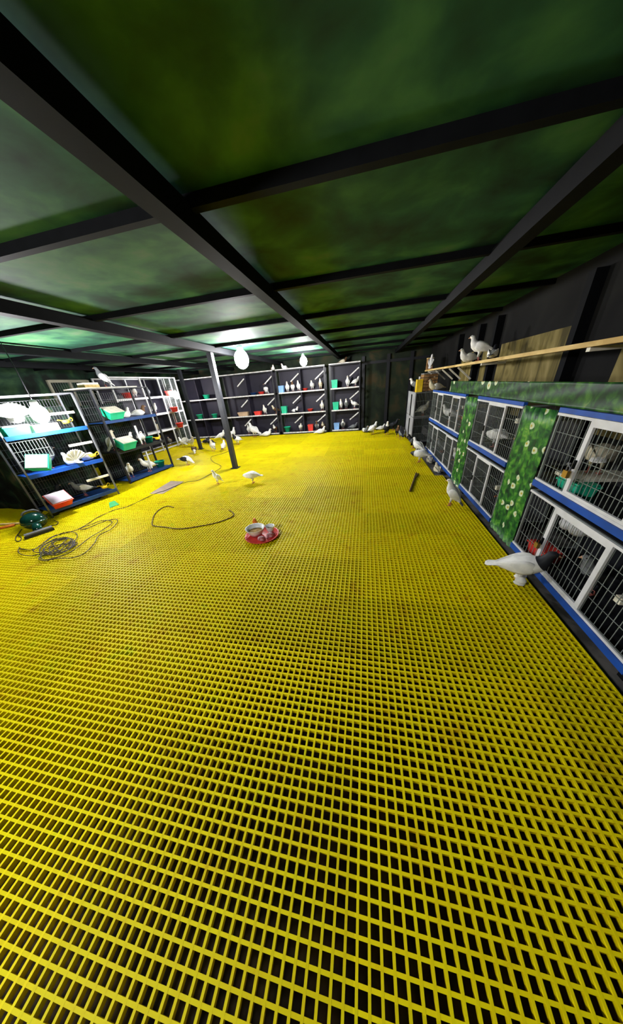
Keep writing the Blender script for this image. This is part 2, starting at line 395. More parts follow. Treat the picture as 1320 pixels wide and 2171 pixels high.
def bird_mesh(pose, cols, fan=False, legs=True, muff=False):
    """cols: body, wing, head, tail letters"""
    key = (pose, cols, fan, legs, muff)
    if key in BIRDS: return BIRDS[key]
    b = MB(); sl = POSES[pose]; zone = {'b': 0, 'n': 2, 'h': 2, 't': 3, 'k': 4}
    if cols[2] == 'n': pass
    secs = []; N = len(sl)
    for i, (x, z, ru, rv, zn) in enumerate(sl):
        a = sl[max(i-1, 0)]; c = sl[min(i+1, N-1)]
        d = Vector((c[0]-a[0], 0, c[1]-a[1])).normalized()
        u = Vector((0, 1, 0)); v = d.cross(u)
        secs.append((Vector((x, 0, z)), u, v, ru, rv, zone[zn]))
    b.loft(secs, 14)
    # folded wings lying along the flanks, with the primaries running to the tail
    (sx, sz), (tx, tz) = WING[pose]
    for sd in (-1, 1):
        ws = []
        for k in range(8):
            t = k/7; x = sx+(tx-sx)*t; z = sz+(tz-sz)*t
            wv = (.018, .050, .056, .052, .044, .032, .020, .006)[k]; yo = (.048, .060, .064, .060, .048, .034, .020, .010)[k]
            if pose == 'tuck': yo *= 1.12
            th = (.006, .013, .014, .013, .011, .009, .007, .004)[k]
            d = Vector((tx-sx, 0, tz-sz)).normalized(); u = Vector((0, 1, 0)); v = d.cross(u)
            ws.append((Vector((x, sd*yo, z-.004)), u, v, th, wv, 1))
        b.loft(ws, 10)
    if fan:   # raised fan tail of separate feathers
        fx, fz = sl[3][0], sl[3][1]+.01
        for k in range(13):
            a = R(-66+132*k/12); L = .17+.012*math.cos(a)
            d = Vector((-.32, math.sin(a), math.cos(a))).normalized(); sidev = Vector((0, math.cos(a), -math.sin(a))); nrm = d.cross(sidev)
            base = Vector((fx, 0, fz)); fs = []
            for t, wd in ((0, .008), (.45, .015), (.8, .021), (.95, .017), (1, .005)):
                fs.append((base+d*(L*t)+nrm*(.003*(k % 2)), sidev, nrm, wd, .003, 3))
            b.loft(fs, 6)
    if legs:
        lx = .0 if pose != 'upright' else -.01
        for sd in (-1, 1):
            hip = Vector((lx, sd*.03, sl[5][1]-.03)); ank = Vector((lx+.012, sd*.03, .03)); ft = Vector((lx, sd*.03, .007))
            b.loft([(hip, (1, 0, 0), (0, 1, 0), .028, .022, 0), ((hip+ank)/2+Vector((-.006, 0, .012)), (1, 0, 0), (0, 1, 0), .018, .015, 0), (ank+Vector((0, 0, .02)), (1, 0, 0), (0, 1, 0), .008, .008, 0)], 8)
            b.tube([ank+Vector((0, 0, .024)), ft], .0045, 6, 5)
            if muff: b.ball(ank+Vector((.004, sd*.006, .012)), .026, 8, 0, (1.3, 1, 1.3)).ball(ft+Vector((.012, sd*.008, .012)), .024, 8, 0, (1.5, 1.1, .6))
            for an in (-32, 0, 32, 180):
                L = .036 if an != 180 else .018
                b.tube([ft, ft+Vector((math.cos(R(an))*L*.6, math.sin(R(an))*L*.6, 0)), ft+Vector((math.cos(R(an))*L, math.sin(R(an))*L, -.003))], .0045, 5, 5, .002)
    ex, ez = EYEP[pose]
    for sd in (-1, 1): b.ball((ex, sd*.0225, ez), .0048, 6, 6)
    o = b.build('pigeon', [FE[cols[0]], FE[cols[1]], FE[cols[2]], FE[cols[3]], M_BEAK, M_LEG, M_EYE])
    me = o.data; bpy.data.objects.remove(o)
    BIRDS[key] = me
    return me
def bird(pos, face, pose, cols, label, group=None, sc=1.0, fan=False, legs=None, tilt=0, muff=False):
    me = bird_mesh(pose, cols, fan, (pose != 'sit') if legs is None else legs, muff)
    o = bpy.data.objects.new('pigeon', me); COL.objects.link(o)
    o.location = pos; o.rotation_euler = (0, R(tilt), R(face)); o.scale = (sc, sc, sc)
    return tag(o, label, 'pigeon', group)

# ================================================================ BACK RACK
M_ROWS = (0.06, 0.74, 1.44); RTOP = 2.15; RY = 9.90; RD = 0.43
def rack(x0, x1, ncol, label, ramps=True):
    t = thing('nest_rack', (x0, RY, 0), 0, label, 'rack', 'black nest racks along the back')
    W = x1-x0; f = MB()
    for x in (0, W):
        for y in (0, RD): f.box((x+(.02 if x == 0 else -.02), y+(.02 if y == 0 else -.02), RTOP/2), (.04, .04, RTOP))
    for z in (.01, RTOP-.02):
        for y in (.02, RD-.02): f.bar((.04, y, z), (W-.04, y, z), .03, .02)
        for x in (.02, W-.02): f.bar((x, .04, z), (x, RD-.04, z), .03, .02)
    MB().span((.04, .03, RTOP-.018), (W-.04, RD-.014, RTOP)).build('rack_top', M_PANEL, t)
    f.build('frame', M_BLACK, t)
    MB().span((0, 0, RTOP), (W, .03, RTOP+.03)).build('top_rail', M_LEDGE, t)
    MB().span((.03, RD-.012, .02), (W-.03, RD, RTOP-.01)).build('back_panel', M_PANEL, t)
    cw = W/ncol
    for i in range(1, ncol): MB().span((i*cw-.012, .025, .05), (i*cw+.012, RD-.013, RTOP-.005)).build('divider', M_PANEL, t)
    for z in M_ROWS:
        MB().span((.04, .03, z-.02), (W-.04, RD-.014, z)).build('shelf', M_PANEL, t)
        l = MB().span((.03, 0, z-.03), (W-.03, .028, z+.012)).build('front_ledge', M_LEDGE, t)
    if ramps:
        for i in range(ncol):
            for z in M_ROWS:
                MB().bar((i*cw+cw-.36, .05, z+.33), (i*cw+cw-.05, .05, z+.56), .03, .035).build('perch_slat', M_LEDGE, t)
    return t
rack(-7.15, -5.52, 2, 'dim black rack behind the farther pole with green bowls', False)
rack(-5.36, -3.22, 2, 'black rack left of the middle pair, behind the tall pole')
rack(-3.12, -1.36, 2, 'middle black rack below the smaller hanging lamp')
rack(-1.22, -0.17, 1, 'rightmost narrow black rack with one column of cells')
TG = 'pigeons on top of the black racks'
for px_, fc, cl, lb in ((577, -60, 'wbww', 'white pigeon with brown wings on the rack top, left of the smaller lamp'), (602, -120, 'wwww', 'white pigeon on the rack top just left of the smaller lamp'), (727, 20, 'bcbb', 'brown pigeon on top of the narrow rightmost rack')):
    q = at(px_, 775, 1, RY+.17); bird((q.x, q.y, RTOP+.003), fc, 'sit', cl, lb, TG, .95)
def bowl(pos, r, h, m_, label, group):
    b = MB(); b.lathe([(.001, .004), (r*.55, .004), (r*.6, 0), (r*.66, .0), (r, h), (r*1.06, h), (r*1.04, h+.006), (r*.97, h+.004), (r*.62, .012), (.001, .012)], n=18)
    o = b.build('nest_bowl', m_); o.location = pos
    return tag(o, label, 'bowl', group)
def nestbox(pos, rz, sz, m_, label, group=None, lid=M_PINK):
    t = thing('nest_box', pos, rz, label, 'box', group)
    L, W, H = sz; b = MB(); i = .012; n = 0
    for (a, c, zz) in ((0.86, .86, 0), (1, 1, H)):
        b.v += [Vector((sx*L/2*a, sy*W/2*c, zz)) for sx, sy in ((-1, -1), (1, -1), (1, 1), (-1, 1))]
    for q in ((3, 2, 1, 0), (0, 1, 5, 4), (1, 2, 6, 5), (2, 3, 7, 6), (3, 0, 4, 7), (4, 5, 6, 7)): b.face(list(q))
    b.span((-L/2-.008, -W/2-.008, H-.014), (L/2+.008, W/2+.008, H))
    b.build('box_body', m_, t)
    MB().span((-L/2+.004, -W/2+.004, H), (L/2-.004, W/2-.004, H+.012)).build('box_lid', lid, t)
    return t
def cell(x, row, dy=.18): return Vector((x, RY+dy, M_ROWS[row]+.001))
RG = 'pigeons standing in the black racks'
for (x, row, face, pose, cols, label) in (
  (-4.58, 0, -80, 'upright', 'wwww', 'white pigeon standing in bottom row of the rack behind the tall pole'),
  (-3.45, 0, -100, 'stand', 'bbwb', 'brown and white pigeon in bottom row just left of the pale green bowl'),
  (-3.78, 1, -90, 'upright', 'wwww', 'white pigeon in middle row beside the red nest box'),
  (-3.62, 2, -110, 'upright', 'wwkw', 'dark-headed white pigeon in top row of the rack behind the largest lamp'),
  (-3.32, 1, -150, 'stand', 'bbcb', 'brown pigeon in middle row at the rack end left of the green box'),
  (-2.78, 2, -80, 'upright', 'wwww', 'white pigeon in top row beside the pale blue box'),
  (-2.58, 2, -80, 'upright', 'wwbw', 'brown-headed white pigeon in top row left of the smaller lamp'),
  (-2.36, 2, -95, 'upright', 'wwww', 'white pigeon in top row at the right end under the smaller lamp'),
  (-2.58, 1, -20, 'sit', 'kwwk', 'black and white pigeon lying in middle row beside the green box'),
  (-2.42, 0, -70, 'stand', 'wwww', 'white pigeon in bottom row between the green bowl and the red box'),
  (-1.86, 2, -90, 'stand', 'wwwb', 'white pigeon in top row beside the shallow red bowl'),
  (-1.56, 2, -90, 'upright', 'cbwb', 'cream pigeon with brown wings in top row of the middle rack'),
  (-1.54, 1, -75, 'upright', 'wcwk', 'pale pigeon in middle row at the right end of the middle rack'),
  (-1.78, 0, -95, 'upright', 'gwbg', 'grey pigeon with white wings in bottom row right of the red box'),
  (-1.54, 0, -90, 'stand', 'bbcc', 'brown and cream pigeon in bottom row at the right of the middle rack'),
  (-0.60, 2, -90, 'upright', 'wwww', 'white pigeon in top row of the narrow rightmost rack, standing apart'),
  (-0.34, 2, 30, 'stand', 'wwwg', 'white pigeon with grey tail in top row of the rightmost rack'),
  (-0.85, 1, -90, 'upright', 'wgww', 'white pigeon with grey wings behind the green box in middle row'),
  (-0.66, 1, -90, 'upright', 'ggwg', 'grey pigeon at the centre of the middle row in the rightmost rack'),
  (-0.36, 1, -160, 'stand', 'wwww', 'white pigeon in middle row at the far right rack end'),
  (-0.79, 0, -90, 'upright', 'gwwg', 'grey and white pigeon in bottom row beside the pale blue bin'),
  (-0.40, 0, 10, 'sit', 'gggg', 'grey pigeon lying in bottom row under the slanted slat, rightmost rack')):
    bird(cell(x, row), face, pose, cols, label, RG, 1.0)
for (x, row, r, h, mm, label) in (
  (-6.05, 2, .13, .15, M_GREEN, 'green bowl in top row of the dim left rack'),
  (-6.55, 1, .14, .17, M_GREEN, 'left green bowl in middle row of the dim left rack'),
  (-5.90, 1, .12, .15, M_GREEN, 'right green bowl in middle row of the dim left rack'),
  (-3.78, 2, .12, .09, M_RED, 'shallow red bowl in top row of the rack behind the largest lamp'),
  (-4.10, 2, .12, .08, M_NAVY, 'dark shallow bowl in top row of the rack behind the largest lamp'),
  (-2.94, 0, .13, .19, M_GREEN, 'pale green bowl in bottom row at the left of the middle rack'),
  (-2.15, 2, .10, .08, M_RED, 'shallow red bowl in top row below the smaller lamp'),
  (-1.98, 1, .11, .09, M_RED, 'pinkish red bowl in middle row of the middle rack')):
    bowl(cell(x+(.04 if x == -2.15 else 0), row, .13), r, h, mm, label, 'nest bowls in the black racks')
for (x, row, sz, mm, label) in (
  (-4.65, 1, (.42, .2, .14), M_CARD, 'brown carton in middle row right behind the tall pole'),
  (-4.06, 1, (.26, .2, .13), M_RED, 'red nest box in middle row beside a white pigeon'),
  (-3.00, 2, (.20, .18, .22), M_SKY, 'pale blue nest box in top row at the left of the middle rack'),
  (-2.98, 1, (.21, .18, .24), M_GREEN, 'green nest box in middle row at the left of the middle rack'),
  (-2.02, 0, (.20, .18, .22), M_RED, 'red nest box in bottom row of the middle rack'),
  (-1.05, 2, (.21, .18, .25), M_GREEN, 'green nest box in top row of the narrow rightmost rack'),
  (-1.03, 1, (.21, .18, .25), M_GREEN, 'green nest box in middle row of the narrow rightmost rack'),
  (-1.02, 0, (.20, .18, .22), M_SKY, 'pale blue nest bin in bottom row of the narrow rightmost rack')):
    p = cell(x, row, .15)
    if x in (-4.06, -2.02): p.y += .03
    nestbox(p, 0, sz, mm, label, 'nest boxes in the black racks', lid=mm)

# ================================================================ WIRE CAGES ON THE RIGHT
CX = 1.45
def cage(y1, L, z0, H, label, door, parent_group, n_h=4, tint=M_WHITE, D=.52, doors=None, dw=.022):
    t = thing('wire_cage', (CX, y1, z0), -math.pi/2, label, 'cage', parent_group)
    f = MB(); s = .012; q = dw
    for x in (0, L):
        for y in (0, D): f.box((x+(s/2 if x == 0 else -s/2), y+(s/2 if y == 0 else -s/2), H/2), (s, s, H))
    f.span((s, 0, H-.016), (L-s, .012, H)); f.span((s, 0, .048), (L-s, .012, .062)); f.span((s, D-s, H-s), (L-s, D, H))
    for x in (0, L-s): f.span((x, s, 0), (x+s, D-s, s)); f.span((x, s, H-s), (x+s, D-s, H))
    f.build('frame', M_WIRE, t)
    for z in (H-.020, .047): MB().span((0, -.013, z), (L, -.002, z+.018)).build('front_rail', tint, t)
    MB().span((0, -.022, -.002), (L, -.004, .046)).build('tray', M_BLUE, t)
    MB().span((.02, -.003, .0), (L-.02, D-.02, .012)).build('tray_floor', M_BLACK, t)
    if z0 > .5: MB().span((0, -.012, H+.001), (L, .02, H+.034)).build('top_rail', M_BLUE, t)
    MB().span((.03, D-.012, .015), (L-.03, D-.004, H-.03)).build('back_panel', M_BLACK, t)
    MB().span((.03, .03, H-.012), (L-.03, D-.03, H-.004)).build('roof_panel', M_BLACK, t)
    dl = doors or [(.27*L, .66*L)]
    seg = []; x = 0.012
    for a, b in dl: seg.append((x, a)); x = b
    seg.append((x, L-.012))
    for a, b in seg:
        MB().grid((a, .012, .05), (1, 0, 0), (0, 0, 1), b-a, H-.06, max(2, round((b-a)/.038)), n_h, .0015).build('front_wire', M_WIRE, t)
    for x in (.012, L-.012): MB().grid((x, .02, .05), (0, 1, 0), (0, 0, 1), D-.04, H-.06, 12, n_h, .0015).build('side_wire', M_WIRED, t)
    for a, b in dl:
        d = MB()
        z_a, z_b = .05, H-.02
        d.span((a, -.010, z_a), (a+q, .006, z_b)); d.span((b-q, -.010, z_a), (b, .006, z_b))
        d.span((a+q, -.010, z_b-q), (b-q, .006, z_b)); d.span((a+q, -.010, z_a), (b-q, .006, z_a+q))
        dd = d.build('door', tint, t)
        MB().grid((a+.01, .008, z_a), (1, 0, 0), (0, 0, 1), b-a-.02, z_b-z_a-.01, round((b-a)/.038), n_h, .0015).build('door_wire', M_WIRE, dd)
        MB().span((a+.006, -.020, (z_a+z_b)/2-.06), (a+.022, -.010, (z_a+z_b)/2-.0)).build('latch', M_STEEL, dd)
    return t
CG = 'wire bird cages along the right side'
ZL, ZU, HL, HU = .055, .70, .60, .575
# stands: dark legs under each block
def stand(y1, L, label):
    t = thing('cage_stand', (CX, y1, -.03), -math.pi/2, label, 'stand', 'dark stands under the right-hand cages')
    for x in (.04, L-.04):
        for y in (.05, .48): MB().span((x-.02, y-.02, 0), (x+.02, y+.02, .06)).build('leg', M_STEEL, t)
    MB().span((0, .0, .06), (L, .52, .082)).build('stand_top', M_BLACK, t)
stand(2.38, 1.27, 'dark stand under the nearest block of cages')
stand(3.98, 1.10, 'dark stand under the cages between the two leaf curtains')
stand(6.52, 2.08, 'dark stand under the cages beyond the farther leaf curtain')
cage(2.38, 1.27, ZL, HL, 'lower cage nearest the camera, with a big white pigeon at its door', None, CG, doors=[(.335, .86)], dw=.034)
cage(2.38, 1.27, ZU, HU, 'upper cage nearest the camera, closed by a brass padlock', None, CG, doors=[(.335, .86)], dw=.034)
cage(3.98, 1.10, ZL, HL, 'lower cage between the two leaf-print curtains', None, CG, doors=[(.36, .77)])
cage(3.98, 1.10, ZU, HU, 'upper cage between the two leaf-print curtains, white pigeon inside', None, CG, doors=[(.36, .78)])
cage(6.52, 2.08, ZL, HL, 'lower far cage with two white doors beyond the farther curtain', None, CG, doors=[(.45, .85), (1.45, 1.85)])
cage(6.52, 2.08, ZU, HU, 'upper far cage with two white doors beyond the farther curtain', None, CG, doors=[(.45, .85), (1.45, 1.85)])
# blue bin past the near end of the cages
t = thing('storage_bin', (1.62, .82, -.03), 0, 'blue bin with a white cloth on it past the near cage end', 'bin')
MB().lathe([(.001, .01), (.15, .01), (.15, 0), (.16, 0), (.19, .30), (.205, .30), (.205, .315), (.18, .315), (.15, .02), (.001, .02)], n=24).build('bin_body', M_BLUE, t)
MB().ball((0, 0, .26), .165, 10, 0, (1, 1, .5)).build('cloth', M_WHITE, t)
# leaf-print curtains
def cloth(name, y0, y1, z0, z1, x, m_, label, wav=.006, nseg=24):
    b = MB(); nz = 10
    def px(i, j): return x+wav*math.sin(i*1.7)+wav*.6*math.sin(j*.9+i*.5)
    for side in (0, 1):
        for i in range(nseg+1):
            for j in range(nz+1): b.v.append(Vector((px(i, j)+side*.004, y0+(y1-y0)*i/nseg, z0+(z1-z0)*j/nz)))
    M = nz+1; off = (nseg+1)*M
    for i in range(nseg):
        for j in range(nz):
            a = i*M+j; b.face([a, a+M, a+M+1, a+1][::-1], 0, True); c = a+off; b.face([c, c+1, c+M+1, c+M][::-1], 0, True)
    for i in range(nseg):
        for j in (0, nz): a = i*M+j; b.face([a, a+off, a+M+off, a+M])
    for j in range(nz):
        for i in (0, nseg): a = i*M+j; b.face([a, a+1, a+1+off, a+off])
    return tag(b.build(name, m_), label, 'curtain', 'leaf-print cloths along the right-hand cages')
cloth('leaf_curtain', 2.395, 2.865, .02, 1.285, 1.44, M_FOL, 'nearer leaf-print curtain with white flowers hanging between two cage blocks')
cloth('leaf_curtain', 3.99, 4.42, .02, 1.285, 1.44, M_FOL, 'farther leaf-print curtain hanging between the middle and far cages')
cloth('leaf_valance', .6, 5.35, 1.312, 1.475, 1.455, M_FOLB, 'long leaf-print band standing along the cage tops', .003, 70)
# corner cages facing the room
def corner_cage(z0, H, label):
    t = thing('corner_cage', (1.20, 7.15, z0), 0, label, 'cage', 'galvanised corner cages')
    W, D = .46, 1.15; f = MB(); s = .022
    for x in (0, W):
        for y in (0, D): f.box((x+(s/2 if x == 0 else -s/2), y+(s/2 if y == 0 else -s/2), H/2), (s, s, H))
    for z in (0, H-s): f.span((s, 0, z), (W-s, s, z+s)); f.span((0, s, z), (s, D-s, z+s)); f.span((W-s, s, z), (W, D-s, z+s))
    f.build('frame', M_SILVER, t)
    MB().span((-.008, .0, .0), (.0, D, H)).build('side_panel', M_GREY, t)
    MB().span((s, D-.012, 0), (W-s, D, H)).build('back_panel', M_BLACK, t)
    MB().span((s, s, 0), (W-s, D-.02, .012)).build('cage_floor', M_GREY, t)
    MB().grid((s, .010, s), (1, 0, 0), (0, 0, 1), W-2*s, H-2*s, 12, 3, .002).build('front_wire', M_WIRE, t)
    MB().span((-.03, .45, .0), (-.010, .49, H*.9)).build('hinge_bar', M_STEEL, t)
corner_cage(.09, .59, 'lower galvanised corner cage, dark and empty')
corner_cage(.69, .56, 'upper galvanised corner cage with a white pigeon at its front')
t = thing('corner_stand', (1.2, 7.15, -.03), 0, 'dark stand under the galvanised corner cages', 'stand')
for x in (.03, .43):
    for y in (.04, 1.1): MB().span((x-.02, y-.02, 0), (x+.02, y+.02, .10)).build('leg', M_STEEL, t)
MB().span((0, 0, .10), (.46, 1.15, .119)).build('stand_top', M_BLACK, t)
# crate and yellow canister on the corner cages
t = thing('slatted_crate', (1.505, 7.42, 1.251), 0, 'brown slatted wooden crate on top of the corner cages', 'crate')
b = MB(); w = .155
for k in range(5):
    z = .012+k*.072
    b.span((-w, -.20, z), (w, -.182, z+.060)).span((-w, .182, z), (w, .20, z+.060)).span((-w, -.18, z), (-w+.015, .18, z+.060)).span((w-.015, -.18, z), (w, .18, z+.060))
b.build('slats', M_BROWN, t)
for x in (-w+.026, w-.026):
    for y in (-.172, .172): MB().span((x-.009, y-.009, 0), (x+.009, y+.009, .37)).build('corner_post', M_BLACK, t)
MB().span((-w, -.19, .37), (w, .19, .385)).build('crate_lid', M_GREY, t)
t = thing('yellow_canister', (1.275, 7.30, 1.251), 0, 'yellow plastic canister left of the slatted crate', 'canister')
MB().span((-.065, -.09, 0), (.065, .09, .27)).build('canister_body', M_YEL, t)
MB().lathe([(.001, .33), (.022, .33), (.022, .27), (.001, .27)], n=12).build('cap', M_WHITE, t)
# plank perch along the right wall
PX = 1.70
t = thing('plank_perch', (PX, 3.2, 1.69), 0, 'long pale wooden plank perch high along the right wall', 'perch')
MB().span((-.05, -.85, 0), (.05, 5.6, .035)).build('plank', M_WOOD, t)
for px_, py_ in ((908, 789), (923, 786), (937, 784), (952, 781), (971, 777)):
    y = at(px_, py_, 0, PX).y-3.2
    MB().bar((.0, y, -.012), (.24, y-.03, -.22), .03, .026).build('strut', M_PERCH, t)
for y in (-.5, 1.6, 5.3): MB().span((-.02, y-.02, -.03), (XR-.1-PX, y+.02, -.001)).build('bracket', M_PERCH, t)
PG = 'pigeons perched along the right wall'
bird((PX, 5.0, 1.725), 150, 'stand', 'wwww', 'large white pigeon upright on the plank perch', PG, 1.12)
bird((PX-.01, 5.45, 1.725), 190, 'sit', 'wwww', 'white pigeon crouched on the plank left of the large upright one', PG, 1.05)
bird((PX, 4.52, 1.725), 60, 'sit', 'wwkg', 'small dark-headed pigeon on the plank right of the large white one', PG, .85)
bird((PX, 8.35, 1.725), 70, 'upright', 'wwww', 'white pigeon at the far end of the plank perch', PG, 1.0)
bird((1.50, 6.62, 1.278), 200, 'sit', 'cwcc', 'cream pigeon resting on the far cage top beside the leaf band', PG, 1.15)
bird((1.27, 7.75, 1.251), 170, 'stand', 'ggwg', 'grey pigeon behind the yellow canister on the corner cages', PG, 1.0)
t = thing('brown_box', (PX, 8.62, 1.726), 0, 'small brown box at the far end of the plank perch', 'box')
MB().span((-.05, -.09, 0), (.09, .09, .26)).build('box_body', M_BROWN, t); MB().span((-.055, -.095, .26), (.095, .095, .275)).build('box_lid', M_WOOD, t)
# things inside the cages
IG = 'pigeons inside the right-hand cages'
def cz(z): return z+.0125
qa = at(1238, 1012, 0, 1.66); bird((1.70, qa.y, cz(ZU)+.13), 52, 'tuck', 'ccww', 'cream pigeon behind the padlock in the nearest upper cage', IG, 1.0)
bird((1.66, at(1052, 935, 0, 1.66).y, cz(ZU)+.0), 110, 'tuck', 'wwww', 'white pigeon in the upper cage between the curtains', IG, 1.0)
bird((1.70, 3.05, cz(ZU)), 190, 'sit', 'wwgg', 'white pigeon lying at the near end of the upper cage between curtains', IG, .9)
bird((1.70, 5.95, cz(ZU)), 160, 'stand', 'wwww', 'white pigeon at the far end of the upper far cage', IG, 1.1)
bird((1.74, 5.3, cz(ZU)), 200, 'stand', 'bcgb', 'brownish pigeon in the middle of the upper far cage', IG, 1.0)
bird((1.72, 4.66, cz(ZU)), 170, 'sit', 'ggcg', 'grey pigeon at the near end of the upper far cage', IG, 1.0)
bird((1.70, 6.1, cz(ZL)), 200, 'stand', 'gggg', 'grey pigeon at the far end of the lower far cage', IG, 1.0)
bird((1.72, 5.05, cz(ZL)), 120, 'stand', 'wgww', 'white pigeon in the middle of the lower far cage', IG, 1.0)
bird((1.43, 7.32, .703), 20, 'stand', 'wwww', 'white pigeon behind the front wire of the upper corner cage', IG, 1.05)
bird((1.70, 1.75, cz(ZL)), 160, 'stand', 'kkgk', 'black pigeon in shadow inside the nearest lower cage', IG, 1.0)
def feeder(pos, m_, label, rz=0):
    t = thing('hook_feeder', pos, rz, label, 'feeder', 'plastic feeders hung in the cages')
    b = MB(); b.lathe([(.001, .0), (.035, .0), (.05, .05), (.056, .05), (.045, .002), (.001, -.004)], n=14); b.build('cup', m_, t)
    MB().tube(spline([(.05, 0, .05), (.09, 0, .075), (.10, 0, .04), (.06, .02, .02), (-.05, .05, .055), (-.09, .04, .06)], 5), .008).build('hook', m_, t)
feeder((1.60, 3.0, ZU+.20), M_YEL, 'yellow feeder in the upper cage between the curtains', .5)
feeder((1.58, 4.72, ZU+.22), M_ORANGE, 'orange feeder in the upper far cage', .5)
feeder((1.58, 4.68, ZL+.17), M_YEL, 'yellow feeder at the near end of the lower far cage', .5)
feeder((1.60, 3.06, ZL+.18), M_ORANGE, 'orange feeder in the lower cage between the curtains', .5)
feeder((1.62, 1.40, ZL+.19), M_YEL, 'yellow curved feeder at the near end of the nearest lower cage', .3)
nestbox((1.60, 2.16, ZU+.014), 0, (.14, .22, .085), M_GREEN, 'green nest tray in the nearest upper cage', None, M_GREEN)
nestbox((1.60, 2.20, ZL+.014), 0, (.14, .24, .10), M_RED, 'red nest tray in the nearest lower cage', None, M_RED)
def perchbar(pos, L, label):
    o = MB().span((-.018, -L/2, -.018), (.018, L/2, .018)).build('perch_bar', M_PERCH); o.location = pos
    return tag(o, label, 'perch', 'pale perch bars in the cages')
def perch_x(x, y, z, label, L=.44):
    o = MB().span((0, -.02, -.022), (L, .02, .022)).build('perch_bar', M_PERCH); o.location = (x, y, z)
    return tag(o, label, 'perch', 'pale perch bars in the cages')
perch_x(1.475, 3.0, ZU+.43, 'pale perch bar near the top of the upper cage between curtains')
perch_x(1.475, 3.03, ZL+.36, 'pale perch bar in the lower cage between curtains')
perch_x(1.475, 4.62, ZU+.42, 'pale perch bar near the top of the upper far cage')
perch_x(1.475, 4.62, ZL+.40, 'pale perch bar in the lower far cage')
perch_x(1.475, 1.38, ZL+.30, 'pale perch bar at the near end of the nearest lower cage')
o = MB().span((0, -.10, -.012), (.40, .10, .012)).build('shelf_board', M_PERCH); o.location = (1.52, qa.y, ZU+.127); tag(o, 'pale board shelf under the cream pigeon in the nearest upper cage', 'shelf')
b = MB()
for i in range(9): b.ball((random.uniform(-.10, .10), random.uniform(-.14, .14), random.uniform(-.02, .06)), random.uniform(.05, .08), 8)
o = b.build('white_rag', M_WHITE); o.location = (1.71, 2.13, ZL+.42); tag(o, 'crumpled white rag stuffed in the top of the nearest lower cage', 'rag')
t = thing('padlock', (CX-.038, 2.035, ZU+.23), 0, 'brass padlock hanging on the nearest upper cage door', 'padlock')
MB().span((-.012, -.022, -.05), (.010, .022, 0)).build('lock_body', M_BRASS, t)
MB().tube(spline([(0, -.014, 0), (0, -.014, .02), (0, 0, .032), (0, .014, .02), (0, .014, 0)], 5), .0045).build('shackle', M_SILVER, t)
MB().tube(spline([(0, .0, .03), (.004, .02, .05), (.004, .03, .035), (.004, .0, .05)], 5), .006).build('chain', M_SILVER, t)
t = thing('padlock', (CX-.038, 2.03, ZL+.27), 0, 'dark padlock on the nearest lower cage door above the big pigeon', 'padlock')
MB().span((-.012, -.02, -.045), (.010, .02, 0)).build('lock_body', M_BRASS, t)
MB().tube(spline([(0, -.013, 0), (0, -.013, .02), (0, 0, .03), (0, .013, .02), (0, .013, 0)], 5), .0045).build('shackle', M_STEEL, t)

# ================================================================ LEFT RACKS
def tray_rack(o, ang, L, D, zt, top, label, m_post, m_tray, w_post, rail):
    t = thing('tray_rack', o, ang, label, 'rack')
    f = MB()
    for x in (0, L):
        for y in (0, D): f.box((x, y, top/2), (w_post, w_post, top))
    f.bar((0, 0, top), (L, 0, top), .016, .016); f.bar((0, D, top), (L, D, top), .016, .016)
    f.bar((0, 0, top), (0, D, top), .016, .016); f.bar((L, 0, top), (L, D, top), .016, .016)
    f.build('frame', m_post, t)
    for i, z in enumerate(zt):
        tr = MB().span((.012, -.02, z-.03), (L-.012, .0, z+.03)).span((.012, 0, z-.015), (L-.012, D-.005, z)).build('tray', m_tray[i], t)
        wg = MB(); H = (zt[i+1] if i+1 < len(zt) else top)-z-.04
        wg.grid((.012, D-.008, z+.03), (1, 0, 0), (0, 0, 1), L-.024, H-.05, 26, 4, .0022)
        wg.build('back_wire', M_WIRED, t)
        if rail and i == 1:
            MB().grid((.012, .0, z+.24), (1, 0, 0), (0, 0, 1), L*.40, H-.26, 11, 2, .0022).build('front_wire', M_WIRE, t)
    return t
A1 = math.atan2(1.02, .30)
O1 = Vector((-5.06, 2.86, 0)); L1 = 1.06; D1 = .50
zt1 = (.10, .69, 1.26)
tray_rack(O1, A1, L1, D1, zt1, 1.80, 'silver-framed tray rack nearest the camera with three blue trays', M_SILVER, [M_NAVY, M_BLUE, M_BLUE], .022, True)
U1 = Vector((math.cos(A1), math.sin(A1), 0)); V1 = Vector((-math.sin(A1), math.cos(A1), 0))
def p1(u, v, z): return O1+U1*u+V1*v+Vector((0, 0, z))
nestbox(p1(.20, .16, zt1[2]+.001), A1+.1, (.30, .24, .15), M_GREEN, 'green and white nest box on top blue tray below the bright lamp', 'nest boxes in the left racks', lid=M_LID)
bird(p1(.29, .17, zt1[2]+.166), 152, 'sit', 'wwww', 'white fantail pigeon on the green box at top left', 'pigeons in the left racks', 1.2, True)
t = thing('carton', p1(.56, .18, zt1[2]+.001), A1, 'tan cardboard carton on the top blue tray', 'carton'); MB().span((-.16, -.09, 0), (.16, .09, .13)).build('carton_body', M_CARD, t); MB().span((-.16, -.004, .13), (.16, .004, .134)).build('tape', M_GREY, t)
t = nestbox(p1(.20, .05, zt1[1]+.11), A1, (.26, .22, .13), M_GREEN, 'tilted white-lidded green box sticking out of the middle blue tray', 'nest boxes in the left racks', lid=M_LID)
bz = Vector((.50, -.62, .60)).normalized(); bx = Vector((.62, .55, -.22)); bx = (bx-bz*bx.dot(bz)).normalized(); by = bz.cross(bx)
t.rotation_euler = Matrix((bx, by, bz)).transposed().to_euler(); t.location = p1(.20, -.125, zt1[1]+.15)
